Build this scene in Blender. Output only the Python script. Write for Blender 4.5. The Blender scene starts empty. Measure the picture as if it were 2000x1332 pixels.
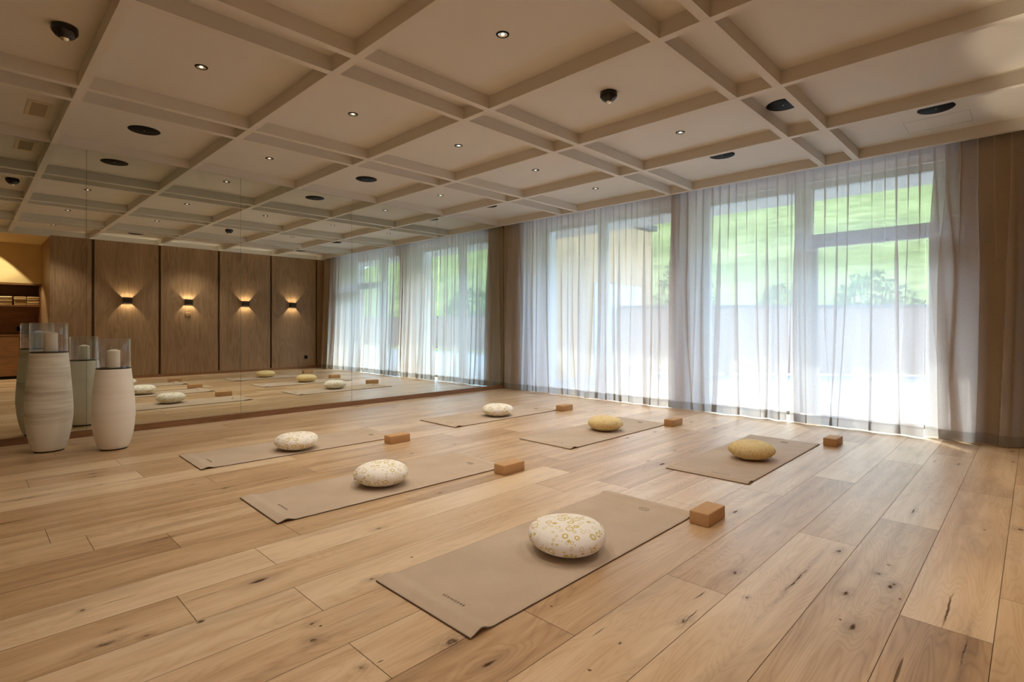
import bpy, bmesh, math, random
from mathutils import Vector, Matrix, noise
R = math.radians
random.seed(7)
sc = bpy.context.scene
COL = sc.collection

# ------------------------------------------------------------------ camera
F_PX, YAW, HORIZON, EYE = 1049.2, R(44.296), 637.2, 1.08
cam = bpy.data.cameras.new('camera'); cam_o = bpy.data.objects.new('camera', cam)
COL.objects.link(cam_o)
cam.sensor_width = 36; cam.lens = F_PX / 2000 * 36
cam.shift_y = (HORIZON - 666) / 2000
cam.clip_start = 0.02; cam.clip_end = 300
cam_o.location = (0, 0, EYE); cam_o.rotation_euler = (R(90), 0, YAW - R(90))
sc.camera = cam_o
# ------------------------------------------------------------------ exposure, sky, sun
sc.view_settings.view_transform = 'Standard'; sc.view_settings.look = 'None'
sc.view_settings.gamma = 1; sc.view_settings.use_curve_mapping = False
sc.view_settings.exposure = 1.05
DOWNLIGHT_W = 25.5
SUN_W = 1.35
SKY_W = 0.98
world = bpy.data.worlds.new('sky'); sc.world = world; world.use_nodes = True
wn = world.node_tree.nodes; wl = world.node_tree.links
sky = wn.new('ShaderNodeTexSky'); sky.sky_type = 'NISHITA'; sky.sun_disc = False
sky.sun_elevation = R(46); sky.sun_rotation = R(53); sky.air_density = 1.0; sky.dust_density = 1.5
wn['Background'].inputs['Strength'].default_value = SKY_W
wl.new(sky.outputs[0], wn['Background'].inputs[0])
sun = bpy.data.lights.new('sun', 'SUN'); sun.energy = SUN_W; sun.angle = R(0.6); sun.color = (1, 0.96, 0.9)
sun_o = bpy.data.objects.new('sun', sun); COL.objects.link(sun_o)
SUN_DIR = Vector((0.80 * math.cos(R(46)), 0.60 * math.cos(R(46)), math.sin(R(46))))
sun_o.rotation_euler = SUN_DIR.to_track_quat('Z', 'Y').to_euler(); sun_o.location = (20, 16, 20)
try:
    sc.cycles.transparent_max_bounces = 24
    sc.cycles.max_bounces = 10
    sc.cycles.diffuse_bounces = 5
    sc.cycles.glossy_bounces = 5
    sc.cycles.transmission_bounces = 6
    sc.cycles.sample_clamp_indirect = 4.0
    sc.cycles.caustics_reflective = True; sc.cycles.caustics_refractive = False
    sc.cycles.use_denoising = True
except Exception:
    pass

# ------------------------------------------------------------------ mesh helpers
def srgb(r, g, b):
    f = lambda c: (c / 255 / 12.92) if c <= 10 else ((c / 255 + 0.055) / 1.055) ** 2.4
    return (f(r), f(g), f(b), 1)

class MB:
    """collects shapes; build() links them as ONE mesh object"""
    def __init__(s): s.v = []; s.f = []; s.smooth = []; s.mi = []; s.cur = 0
    def add(s, vs, fs, smooth=False):
        o = len(s.v); s.v += [tuple(v) for v in vs]
        for f in fs:
            s.f.append([i + o for i in f]); s.smooth.append(smooth); s.mi.append(s.cur)
        return s
    def box(s, x0, x1, y0, y1, z0, z1):
        vs = [(x, y, z) for x in (x0, x1) for y in (y0, y1) for z in (z0, z1)]
        return s.add(vs, [(0, 1, 3, 2), (4, 6, 7, 5), (0, 4, 5, 1), (2, 3, 7, 6), (0, 2, 6, 4), (1, 5, 7, 3)])
    def rbox(s, x0, x1, y0, y1, z0, z1, r, seg=3):
        bm = bmesh.new(); bmesh.ops.create_cube(bm, size=1)
        for v in bm.verts:
            v.co = Vector(((x0 + x1) / 2 + v.co.x * (x1 - x0), (y0 + y1) / 2 + v.co.y * (y1 - y0), (z0 + z1) / 2 + v.co.z * (z1 - z0)))
        bmesh.ops.bevel(bm, geom=list(bm.edges), offset=r, segments=seg, affect='EDGES', profile=0.5)
        bm.verts.index_update()
        s.add([v.co[:] for v in bm.verts], [[v.index for v in f.verts] for f in bm.faces], True); bm.free(); return s
    def lathe(s, prof, n=48, c=(0, 0, 0), smooth=True, cap0=True, cap1=True):
        vs = []; fs = []
        for r, z in prof:
            for i in range(n):
                a = 2 * math.pi * i / n; vs.append((c[0] + r * math.cos(a), c[1] + r * math.sin(a), c[2] + z))
        for k in range(len(prof) - 1):
            for i in range(n):
                j = (i + 1) % n; fs.append((k * n + i, k * n + j, (k + 1) * n + j, (k + 1) * n + i))
        if cap0: fs.append(tuple(range(n - 1, -1, -1)))
        if cap1: fs.append(tuple((len(prof) - 1) * n + i for i in range(n)))
        return s.add(vs, fs, smooth)
    def tube(s, pts, r, n=8):
        vs = []; fs = []
        P = [Vector(p) for p in pts]
        for i, p in enumerate(P):
            t = (P[min(i + 1, len(P) - 1)] - P[max(i - 1, 0)]).normalized()
            a = t.orthogonal().normalized() if i == 0 else (a - t * a.dot(t)).normalized()
            b = t.cross(a)
            for k in range(n):
                q = 2 * math.pi * k / n; vs.append(tuple(p + (a * math.cos(q) + b * math.sin(q)) * r))
        for i in range(len(P) - 1):
            for k in range(n):
                l = (k + 1) % n; fs.append((i * n + k, i * n + l, (i + 1) * n + l, (i + 1) * n + k))
        fs.append(tuple(range(n - 1, -1, -1))); fs.append(tuple((len(P) - 1) * n + k for k in range(n)))
        return s.add(vs, fs, True)
    def build(s, name, mats, parent=None, fixn=False):
        me = bpy.data.meshes.new(name); me.from_pydata(s.v, [], s.f)
        if not isinstance(mats, (list, tuple)): mats = [mats]
        for m in mats: me.materials.append(m)
        me.polygons.foreach_set('use_smooth', s.smooth); me.polygons.foreach_set('material_index', s.mi)
        me.update()
        if fixn:
            bm = bmesh.new(); bm.from_mesh(me); bmesh.ops.recalc_face_normals(bm, faces=bm.faces); bm.to_mesh(me); bm.free()
        o = bpy.data.objects.new(name, me); COL.objects.link(o)
        if parent: o.parent = parent
        return o

def smooth_sharp(o, ang=35):
    """shade smooth but keep edges sharper than ang degrees"""
    me = o.data; bm = bmesh.new(); bm.from_mesh(me)
    for e in bm.edges:
        if len(e.link_faces) == 2 and e.calc_face_angle(0) > R(ang): e.smooth = False
    bm.to_mesh(me); bm.free(); return o

def tag(o, label, cat, group=None, kind=None):
    if label: o['label'] = label
    if cat: o['category'] = cat
    if group: o['group'] = group
    if kind: o['kind'] = kind
    return o
def struct(o): o['kind'] = 'structure'; return o
def empty(name, loc, label, cat, group=None, rz=0):
    o = bpy.data.objects.new(name, None); COL.objects.link(o); o.location = loc
    o.rotation_euler = (0, 0, rz); o.empty_display_size = 0.1
    return tag(o, label, cat, group)
def copy_tree(o, parent=None):
    c = o.copy(); COL.objects.link(c); c.parent = parent
    for ch in list(o.children): copy_tree(ch, c)
    return c

# ------------------------------------------------------------------ node helpers
class NT:
    def __init__(s, name):
        s.m = bpy.data.materials.new(name); s.m.use_nodes = True
        s.t = s.m.node_tree; s.n = s.t.nodes; s.b = s.n['Principled BSDF']; s.out = s.n['Material Output']
    def new(s, typ, ins=None, **kw):
        n = s.n.new(typ)
        for k, v in kw.items(): setattr(n, k, v)
        for k, v in (ins or {}).items():
            if isinstance(v, bpy.types.NodeSocket): s.t.links.new(v, n.inputs[k])
            else: n.inputs[k].default_value = v
        return n
    def link(s, a, b): s.t.links.new(a, b)
    def math(s, op, a, b=0.0, c=0.0, clamp=False):
        n = s.new('ShaderNodeMath', {0: a, 1: b, 2: c}, operation=op); n.use_clamp = clamp; return n.outputs[0]
    def comb(s, x, y, z): return s.new('ShaderNodeCombineXYZ', {0: x, 1: y, 2: z}).outputs[0]
    def noise(s, vec, scale=1.0, detail=2.0, rough=0.5, dist=0.0):
        return s.new('ShaderNodeTexNoise', {'Vector': vec, 'Scale': scale, 'Detail': detail, 'Roughness': rough, 'Distortion': dist}).outputs[0]
    def ramp(s, fac, stops, interp='LINEAR'):
        n = s.new('ShaderNodeValToRGB', {0: fac}); cr = n.color_ramp; cr.interpolation = interp
        while len(cr.elements) < len(stops): cr.elements.new(0.5)
        for e, (p, c) in zip(cr.elements, stops): e.position = p; e.color = c
        return n.outputs[0]
    def mix(s, fac, a, b, blend='MIX'):
        n = s.new('ShaderNodeMix', data_type='RGBA', blend_type=blend)
        for k, v in ((0, fac), (6, a), (7, b)):
            if isinstance(v, bpy.types.NodeSocket): s.t.links.new(v, n.inputs[k])
            else: n.inputs[k].default_value = v
        return n.outputs[2]
    def rng(s, v, a, b, c=0.0, d=1.0):
        n = s.new('ShaderNodeMapRange', {0: v, 1: a, 2: b, 3: c, 4: d}); return n.outputs[0]
    def bump(s, h, strength=0.2, dist=0.002):
        n = s.new('ShaderNodeBump', {'Strength': strength, 'Distance': dist, 'Height': h}); s.link(n.outputs[0], s.b.inputs['Normal'])
    def set(s, **kw):
        for k, v in kw.items():
            k = {'color': 'Base Color', 'rough': 'Roughness', 'metal': 'Metallic', 'spec': 'Specular IOR Level', 'emit': 'Emission Color', 'emit_s': 'Emission Strength', 'sheen': 'Sheen Weight'}.get(k, k)
            if isinstance(v, bpy.types.NodeSocket): s.link(v, s.b.inputs[k])
            else: s.b.inputs[k].default_value = v
        return s.m

def simple(name, col, rough=0.6, var=0.06, scale=8.0, metal=0.0, spec=0.5, bump=0.0):
    t = NT(name); co = t.new('ShaderNodeTexCoord').outputs['Object']
    n = t.noise(co, scale, 4)
    dark = tuple(c * (1 - var) for c in col[:3]) + (1,); lite = tuple(min(1, c * (1 + var)) for c in col[:3]) + (1,)
    t.set(color=t.ramp(n, [(0.3, dark), (0.7, lite)]), rough=rough, metal=metal, spec=spec)
    if bump: t.bump(t.noise(co, scale * 12, 3), bump, 0.002)
    return t.m

def wood(name, c0, c1, axis='z', scale=1.0, rough=0.5, lines=0.5):
    """veneer with grain running along an axis"""
    t = NT(name); co = t.new('ShaderNodeTexCoord').outputs['Object']
    sp = t.new('ShaderNodeSeparateXYZ', {0: co}).outputs
    k = {'x': 0, 'y': 1, 'z': 2}[axis]
    sc_ = [26 * scale] * 3; sc_[k] = 0.7 * scale
    v = t.comb(t.math('MULTIPLY', sp[0], sc_[0]), t.math('MULTIPLY', sp[1], sc_[1]), t.math('MULTIPLY', sp[2], sc_[2]))
    fine = t.noise(v, 2.2, 5, 0.65)
    sc2 = [3.2 * scale] * 3; sc2[k] = 0.45 * scale
    v2 = t.comb(t.math('MULTIPLY', sp[0], sc2[0]), t.math('MULTIPLY', sp[1], sc2[1]), t.math('MULTIPLY', sp[2], sc2[2]))
    broad = t.noise(v2, 1.0, 3, 0.5, 0.4)
    ring = t.math('FRACT', t.math('MULTIPLY', broad, 14.0))
    ring = t.rng(t.math('ABSOLUTE', t.math('SUBTRACT', ring, 0.5)), 0.0, 0.5)
    f = t.math('ADD', t.math('MULTIPLY', fine, 0.55), t.math('MULTIPLY', ring, 0.25 * lines))
    f = t.math('ADD', f, t.math('MULTIPLY', broad, 0.35))
    t.set(color=t.ramp(f, [(0.3, c0), (0.8, c1)]), rough=rough, spec=0.35)
    t.bump(fine, 0.15, 0.001)
    return t.m

# ------------------------------------------------------------------ materials
M = {}
M['paint'] = simple('beige_ceiling_paint', srgb(216, 211, 203), 0.85, 0.015, 3.0, spec=0.15)
M['cream'] = simple('cream_plaster', srgb(222, 196, 146), 0.85, 0.03, 5.0, spec=0.15)
M['white'] = simple('off_white_render', srgb(226, 224, 218), 0.8, 0.03, 4.0)
M['frame'] = simple('light_window_frame', srgb(196, 200, 200), 0.45, 0.02, 6.0)
M['taupe'] = simple('taupe_window_frame', srgb(120, 112, 100), 0.5, 0.03, 6.0)
M['panel'] = wood('brown_oak_veneer', srgb(126, 96, 68), srgb(180, 146, 110), 'z', 1.0, 0.5)
M['gapwood'] = wood('dark_backing_wood', srgb(70, 48, 30), srgb(96, 70, 48), 'z', 1.0, 0.6)
M['skirt'] = wood('brown_skirting_wood', srgb(118, 80, 52), srgb(158, 116, 82), 'x', 1.2, 0.45)
M['cabinet'] = wood('oak_cabinet_wood', srgb(116, 78, 46), srgb(164, 118, 76), 'x', 1.0, 0.45)
M['wallwood'] = wood('window_wall_wood', srgb(150, 120, 88), srgb(178, 146, 110), 'z', 1.0, 0.6)
M['black'] = simple('matt_black', srgb(10, 11, 13), 0.6, 0.05, 20.0, spec=0.15)
M['gloss_black'] = simple('gloss_black', srgb(8, 9, 11), 0.12, 0.02, 20.0)
M['bronze'] = simple('dark_bronze_metal', srgb(62, 50, 42), 0.45, 0.05, 20.0, metal=0.5)
M['chrome'] = simple('bright_chrome', srgb(225, 222, 215), 0.12, 0.02, 10.0, metal=1.0)
M['steel'] = simple('brushed_steel', srgb(150, 146, 138), 0.35, 0.04, 10.0, metal=1.0)
M['grille'] = simple('beige_grille', srgb(206, 192, 168), 0.6, 0.03, 10.0)
M['void'] = simple('dark_void', srgb(30, 24, 18), 0.9, 0.03, 10.0)
M['wax'] = simple('ivory_wax', srgb(244, 236, 214), 0.45, 0.02, 9.0)
M['wick'] = simple('charred_wick', srgb(60, 50, 40), 0.9, 0.03, 9.0)
M['cork'] = simple('brown_cork', srgb(190, 146, 98), 0.75, 0.13, 160.0, bump=0.15)
M['towel'] = simple('cream_towel', srgb(214, 196, 160), 0.95, 0.08, 60.0, bump=0.4)
M['towel_dark'] = simple('beige_towel', srgb(176, 146, 104), 0.95, 0.08, 60.0, bump=0.4)
M['thread'] = simple('dark_print', srgb(92, 76, 62), 0.8, 0.05, 60.0)
M['concrete'] = simple('pale_terrace_stone', srgb(158, 162, 162), 0.8, 0.06, 2.0)
M['fence'] = wood('weathered_fence_wood', srgb(150, 118, 100), srgb(186, 156, 136), 'z', 1.0, 0.8)
M['fencecap'] = simple('grey_fence_cap', srgb(92, 96, 98), 0.7, 0.05, 6.0)
M['larch'] = wood('larch_cladding', srgb(196, 150, 96), srgb(232, 192, 138), 'z', 0.7, 0.75)

def mat_emit(name, col, s):
    t = NT(name); t.set(color=(0.8, 0.8, 0.8, 1), emit=col, emit_s=s); return t.m
M['bulb'] = mat_emit('warm_bulb', (1, 0.86, 0.68, 1), 0.6)

def mat_glass(name, tint, ior=1.45, rough=0.0, gain=1.0):
    t = NT(name); t.n.remove(t.b)
    g = t.new('ShaderNodeNewGeometry').outputs
    cs = t.math('ABSOLUTE', t.new('ShaderNodeVectorMath', {0: g['Normal'], 1: g['Incoming']}, operation='DOT_PRODUCT').outputs['Value'])
    fr = t.math('ADD', 0.04 * gain, t.math('MULTIPLY', t.math('POWER', t.math('SUBTRACT', 1.0, cs, clamp=True), 5.0), 0.96), clamp=True)
    tr = t.new('ShaderNodeBsdfTransparent', {'Color': tint}).outputs[0]
    gl = t.new('ShaderNodeBsdfGlossy', {'Color': (1, 1, 1, 1), 'Roughness': rough}).outputs[0]
    t.link(t.new('ShaderNodeMixShader', {0: fr, 1: tr, 2: gl}).outputs[0], t.out.inputs[0])
    return t.m
M['pane'] = mat_glass('window_glass', (0.90, 0.955, 0.97, 1), 1.45)
M['hurricane'] = mat_glass('clear_lantern_glass', (0.95, 0.96, 0.98, 1), 1.5, 0.01, 1.5)

def mat_mirror():
    t = NT('silvered_mirror')
    t.set(color=(0.80, 0.84, 0.79, 1), metal=1.0, rough=0.0); return t.m
M['mirror'] = mat_mirror()
M['mirror_edge'] = simple('ground_glass_edge', srgb(70, 84, 76), 0.3, 0.02, 10.0)

def mat_sheer(name, transp, col, tcol):
    t = NT(name); t.n.remove(t.b)
    co = t.new('ShaderNodeTexCoord').outputs['Object']
    sp = t.new('ShaderNodeSeparateXYZ', {0: co}).outputs
    slub = t.noise(t.comb(t.math('MULTIPLY', sp[0], 60.0), t.math('MULTIPLY', sp[1], 60.0), t.math('MULTIPLY', sp[2], 520.0)), 1.0, 3, 0.6)
    slub2 = t.noise(t.comb(t.math('MULTIPLY', sp[0], 420.0), t.math('MULTIPLY', sp[1], 420.0), t.math('MULTIPLY', sp[2], 30.0)), 1.0, 3, 0.6)
    w = t.math('ADD', slub, slub2)
    d = t.new('ShaderNodeBsdfDiffuse', {'Color': col}).outputs[0]
    l = t.new('ShaderNodeBsdfTranslucent', {'Color': tcol}).outputs[0]
    a = t.new('ShaderNodeMixShader', {0: 0.60, 1: d, 2: l}).outputs[0]
    tr = t.new('ShaderNodeBsdfTransparent', {'Color': (1, 1, 1, 1)}).outputs[0]
    g = t.new('ShaderNodeNewGeometry').outputs
    cs = t.math('ABSOLUTE', t.new('ShaderNodeVectorMath', {0: g['Normal'], 1: g['Incoming']}, operation='DOT_PRODUCT').outputs['Value'])
    base = t.rng(w, 0.7, 1.3, transp + 0.08, transp - 0.08)
    fac = t.math('SUBTRACT', 1.0, t.math('POWER', base, t.math('DIVIDE', 1.0, t.math('ADD', 0.3, t.math('MULTIPLY', cs, 0.7)))))
    t.link(t.new('ShaderNodeMixShader', {0: fac, 1: tr, 2: a}).outputs[0], t.out.inputs[0])
    return t.m
M['sheer'] = mat_sheer('sheer_linen', 0.36, srgb(216, 198, 172), srgb(240, 240, 240))
M['hem'] = mat_sheer('doubled_linen_hem', 0.12, srgb(200, 188, 170), srgb(168, 168, 166))

def mat_floor():
    t = NT('oiled_oak_planks')
    uv = t.new('ShaderNodeUVMap', uv_map='plank').outputs[0]
    s2 = t.new('ShaderNodeSeparateXYZ', {0: uv}).outputs
    U, V = s2[0], s2[1]
    tone = t.new('ShaderNodeAttribute', attribute_name='tone').outputs['Fac']
    seed = t.new('ShaderNodeAttribute', attribute_name='seed').outputs['Fac']
    sz = t.math('MULTIPLY', seed, 37.0)
    # knots: one candidate per cell, only some cells carry one
    kv = t.comb(t.math('ADD', t.math('MULTIPLY', U, 2.1), sz), t.math('MULTIPLY', V, 5.5), 0.0)
    kv = t.new('ShaderNodeVectorMath', {0: kv, 1: t.new('ShaderNodeVectorMath', {0: t.new('ShaderNodeTexNoise', {'Vector': kv, 'Scale': 3.0, 'Detail': 2.0}).outputs['Color'], 3: 0.22}, operation='SCALE').outputs[0]}, operation='ADD').outputs[0]
    vo = t.new('ShaderNodeTexVoronoi', {'Vector': kv, 'Scale': 1.0, 'Randomness': 1.0}, voronoi_dimensions='2D')
    kd = vo.outputs['Distance']; kc = t.new('ShaderNodeSeparateColor', {0: vo.outputs['Color']}).outputs
    has = t.math('GREATER_THAN', kc[0], 0.86)
    size = t.rng(kc[1], 0.0, 1.0, 0.25, 1.0)
    kn = t.math('DIVIDE', kd, size)
    core = t.math('MULTIPLY', t.rng(kn, 0.035, 0.085, 1.0, 0.0), has)
    halo = t.math('MULTIPLY', t.rng(kn, 0.06, 0.34, 1.0, 0.0), has)
    swirl = t.math('MULTIPLY', t.rng(kn, 0.0, 0.55, 1.0, 0.0), has)
    # cathedral grain = contour lines of a stretched noise, bent around the knots
    g = t.noise(t.comb(t.math('MULTIPLY', U, 0.75), t.math('MULTIPLY', V, 5.2), sz), 1.0, 2.5, 0.5, 0.5)
    g = t.math('ADD', g, t.math('MULTIPLY', swirl, 0.16))
    ring = t.math('FRACT', t.math('MULTIPLY', g, 26.0))
    ring = t.rng(t.math('ABSOLUTE', t.math('SUBTRACT', ring, 0.5)), 0.0, 0.5)
    ring = t.math('POWER', ring, 2.2)
    fine = t.noise(t.comb(t.math('MULTIPLY', U, 5.0), t.math('MULTIPLY', V, 170.0), sz), 1.0, 4, 0.7)
    mid = t.noise(t.comb(t.math('MULTIPLY', U, 0.9), t.math('MULTIPLY', V, 16.0), sz), 1.0, 3, 0.55)
    blotch = t.noise(t.comb(t.math('MULTIPLY', U, 1.6), t.math('MULTIPLY', V, 3.0), sz), 1.0, 3, 0.5)
    f = t.math('ADD', t.math('MULTIPLY', mid, 0.55), t.math('MULTIPLY', fine, 0.22))
    f = t.math('ADD', f, t.math('MULTIPLY', blotch, 0.35))
    f = t.math('SUBTRACT', f, t.math('MULTIPLY', ring, 0.10))
    f = t.math('ADD', f, t.math('MULTIPLY', t.math('SUBTRACT', tone, 0.5), 0.62))
    col = t.ramp(f, [(0.10, srgb(132, 98, 66)), (0.36, srgb(180, 144, 104)), (0.56, srgb(204, 171, 132)), (0.78, srgb(222, 194, 158))])
    grey = t.rng(t.noise(t.comb(t.math('MULTIPLY', U, 1.1), t.math('MULTIPLY', V, 6.0), t.math('ADD', sz, 9.0)), 1.0, 3, 0.6), 0.56, 0.74)
    col = t.mix(t.math('MULTIPLY', grey, 0.38), col, srgb(128, 100, 76))
    col = t.mix(t.math('MULTIPLY', halo, 0.42), col, srgb(124, 90, 62))
    # small dark pores and drying cracks that follow the grain
    cr = t.noise(t.comb(t.math('MULTIPLY', U, 1.7), t.math('MULTIPLY', V, 30.0), t.math('ADD', sz, 3.0)), 1.0, 2, 0.5, 0.3)
    crk = t.rng(cr, 0.755, 0.79)
    dark = t.math('MAXIMUM', core, t.math('MULTIPLY', crk, 0.85))
    # the knots and splits that can be told apart in the nearest planks (world x, y, half length, half width)
    geo = t.new('ShaderNodeNewGeometry').outputs['Position']
    wob = t.new('ShaderNodeVectorMath', {0: t.new('ShaderNodeTexNoise', {'Vector': geo, 'Scale': 14.0, 'Detail': 3.0}).outputs['Color'], 1: (0.5, 0.5, 0.5)}, operation='SUBTRACT').outputs[0]
    wob = t.new('ShaderNodeVectorMath', {0: wob, 3: 0.018}, operation='SCALE').outputs[0]
    pos = t.new('ShaderNodeVectorMath', {0: geo, 1: wob}, operation='ADD').outputs[0]
    gr = t.rng(t.noise(t.comb(t.math('MULTIPLY', U, 40.0), t.math('MULTIPLY', V, 110.0), sz), 1.0, 3, 0.7), 0.36, 0.60, 0.25, 1.0)
    for (x, y, a, b, h) in KNOTS:
        q = t.new('ShaderNodeVectorMath', {0: pos, 1: (x, y, 0)}, operation='SUBTRACT').outputs[0]
        q = t.new('ShaderNodeVectorMath', {0: q, 1: ((1.6 if a < 0.05 else 1.15) / a, (1.5 if a < 0.05 else 1.9) / b, 0)}, operation='MULTIPLY').outputs[0]
        L = t.new('ShaderNodeVectorMath', {0: q}, operation='LENGTH').outputs['Value']
        kd_ = t.rng(L, 0.55, 1.35, 1.0, 0.0)
        dark = t.math('MAXIMUM', dark, t.math('MULTIPLY', kd_, gr) if h else kd_)
        if h: col = t.mix(t.math('MULTIPLY', t.rng(L, 0.8, 5.0, 0.62, 0.0), gr), col, srgb(116, 82, 56))
    col = t.mix(t.math('MULTIPLY', dark, 0.85), col, srgb(52, 34, 22))
    rough = t.math('ADD', t.rng(fine, 0.2, 0.8, 0.28, 0.42), t.math('MULTIPLY', dark, 0.35), clamp=True)
    t.set(color=col, rough=rough, spec=t.rng(dark, 0.0, 1.0, 0.62, 0.05))
    t.bump(t.math('SUBTRACT', t.math('MULTIPLY', fine, 0.5), dark), 0.25, 0.0015)
    return t.m
KNOTS = [(2.633, 0.242, 0.186, 0.007, 0), (2.494, 0.551, 0.03, 0.012, 1), (2.793, 0.494, 0.02, 0.012, 1), (2.928, 0.477, 0.008, 0.012, 0), (3.878, 0.512, 0.05, 0.008, 1), (2.183, 0.825, 0.012, 0.008, 1), (2.482, 0.731, 0.135, 0.007, 1), (2.262, 0.516, 0.008, 0.007, 0), (2.322, 0.171, 0.108, 0.006, 1), (2.725, 0.424, 0.014, 0.008, 1), (2.594, 0.387, 0.01, 0.007, 0), (3.791, 0.197, 0.01, 0.008, 0), (2.366, 0.944, 0.02, 0.01, 1), (3.926, 0.059, 0.03, 0.016, 1), (2.94, 0.678, 0.03, 0.01, 1), (1.851, 0.921, 0.028, 0.012, 1), (1.91, 0.919, 0.059, 0.004, 0), (1.378, 1.003, 0.01, 0.009, 0), (1.591, 1.335, 0.008, 0.008, 0), (2.069, 0.966, 0.053, 0.005, 0), (1.567, 1.017, 0.014, 0.006, 0), (1.176, 1.429, 0.036, 0.026, 1), (0.943, 1.512, 0.019, 0.004, 0), (0.843, 1.775, 0.022, 0.016, 1), (0.885, 1.882, 0.014, 0.01, 1), (0.904, 1.848, 0.01, 0.008, 0), (0.885, 1.526, 0.01, 0.009, 1), (1.224, 2.031, 0.024, 0.01, 1), (1.469, 2.089, 0.014, 0.007, 0), (0.342, 2.263, 0.045, 0.016, 1), (0.376, 2.344, 0.024, 0.006, 1), (0.322, 2.597, 0.014, 0.01, 1), (0.453, 2.225, 0.014, 0.01, 1), (0.611, 2.186, 0.022, 0.014, 0), (0.69, 2.383, 0.089, 0.004, 0), (0.672, 4.947, 0.039, 0.01, 1), (0.271, 4.534, 0.058, 0.014, 1), (1.097, 4.122, 0.02, 0.008, 1), (0.428, 2.591, 0.083, 0.004, 0), (0.708, 3.175, 0.06, 0.01, 1)]
M['floor'] = mat_floor()

def mat_mat(name, c0, c1):
    t = NT(name); co = t.new('ShaderNodeTexCoord').outputs['Object']
    sp = t.new('ShaderNodeSeparateXYZ', {0: co}).outputs
    rib = t.math('SINE', t.math('MULTIPLY', sp[0], 2 * math.pi / 0.0052))
    wv = t.math('SINE', t.math('MULTIPLY', sp[1], 2 * math.pi / 0.004))
    n = t.noise(co, 3.0, 3); n2 = t.noise(co, 220.0, 2)
    f = t.math('ADD', t.math('MULTIPLY', n, 0.5), t.math('MULTIPLY', n2, 0.25))
    f = t.math('ADD', f, t.math('MULTIPLY', rib, 0.10))
    t.set(color=t.ramp(f, [(0.15, c0), (0.65, c1)]), rough=0.75, spec=0.25)
    t.bump(t.math('ADD', rib, t.math('MULTIPLY', wv, 0.4)), 0.35, 0.0012)
    return t.m
M['mat'] = mat_mat('taupe_ribbed_foam', srgb(180, 157, 133), srgb(210, 189, 166))
M['mat_edge'] = simple('taupe_foam_edge', srgb(96, 76, 58), 0.8, 0.05, 40.0)

def mat_cushion(name, base, ringc, amount):
    t = NT(name); co = t.new('ShaderNodeTexCoord').outputs['Object']
    def rings(scale, r, w, off, prob):
        v = t.new('ShaderNodeVectorMath', {0: co, 1: (off, off * 1.7, off * 0.6)}, operation='ADD').outputs[0]
        vo = t.new('ShaderNodeTexVoronoi', {'Vector': v, 'Scale': scale, 'Randomness': 0.75}, voronoi_dimensions='3D')
        c = t.new('ShaderNodeSeparateColor', {0: vo.outputs['Color']}).outputs
        rad = t.rng(c[0], 0, 1, r * 0.6, r * 1.15)
        d = t.math('ABSOLUTE', t.math('SUBTRACT', vo.outputs['Distance'], rad))
        k = t.rng(d, w * 0.5, w, 1.0, 0.0)
        return t.math('MULTIPLY', k, t.math('LESS_THAN', c[1], prob)), t.math('MULTIPLY', t.math('LESS_THAN', vo.outputs['Distance'], rad), t.math('LESS_THAN', c[2], 0.3))
    a, fa = rings(22.0, 0.40, 0.066, 0.0, 0.9); b, fb = rings(38.0, 0.34, 0.07, 3.3, 0.5)
    k = t.math('MAXIMUM', a, t.math('MULTIPLY', b, 0.8))
    k = t.math('MAXIMUM', k, t.math('MULTIPLY', fa, 0.18))
    col = t.mix(t.math('MULTIPLY', k, amount), base, ringc)
    t.set(color=col, rough=0.9, spec=0.15)
    t.bump(t.noise(co, 500.0, 2), 0.2, 0.001)
    return t.m
M['cush'] = mat_cushion('cream_cotton_with_yellow_rings', srgb(248, 241, 230), srgb(206, 178, 40), 0.85)
M['cush_y'] = mat_cushion('straw_cotton_with_yellow_rings', srgb(234, 210, 158), srgb(212, 174, 66), 0.6)

def mat_vase(name, col, amp):
    t = NT(name); co = t.new('ShaderNodeTexCoord').outputs['Object']
    sp = t.new('ShaderNodeSeparateXYZ', {0: co}).outputs
    z = t.comb(t.math('MULTIPLY', sp[0], 1.5), t.math('MULTIPLY', sp[1], 1.5), t.math('MULTIPLY', sp[2], 70.0))
    n = t.noise(z, 1.0, 5, 0.7)
    patch = t.noise(t.comb(sp[0], sp[1], t.math('MULTIPLY', sp[2], 5.0)), 1.4, 2)
    g = t.math('MULTIPLY', n, t.rng(patch, 0.4, 0.65, 0.3, 1.0))
    t.set(color=t.mix(t.math('MULTIPLY', t.rng(g, 0.25, 0.6), amp), col, srgb(178, 166, 146)), rough=0.55, spec=0.35)
    t.bump(g, 0.9 * amp, 0.006)
    return t.m
M['vase_r'] = mat_vase('ribbed_stoneware', srgb(238, 236, 226), 0.75)
M['vase_s'] = mat_vase('smooth_stoneware', srgb(240, 232, 220), 0.15)

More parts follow.
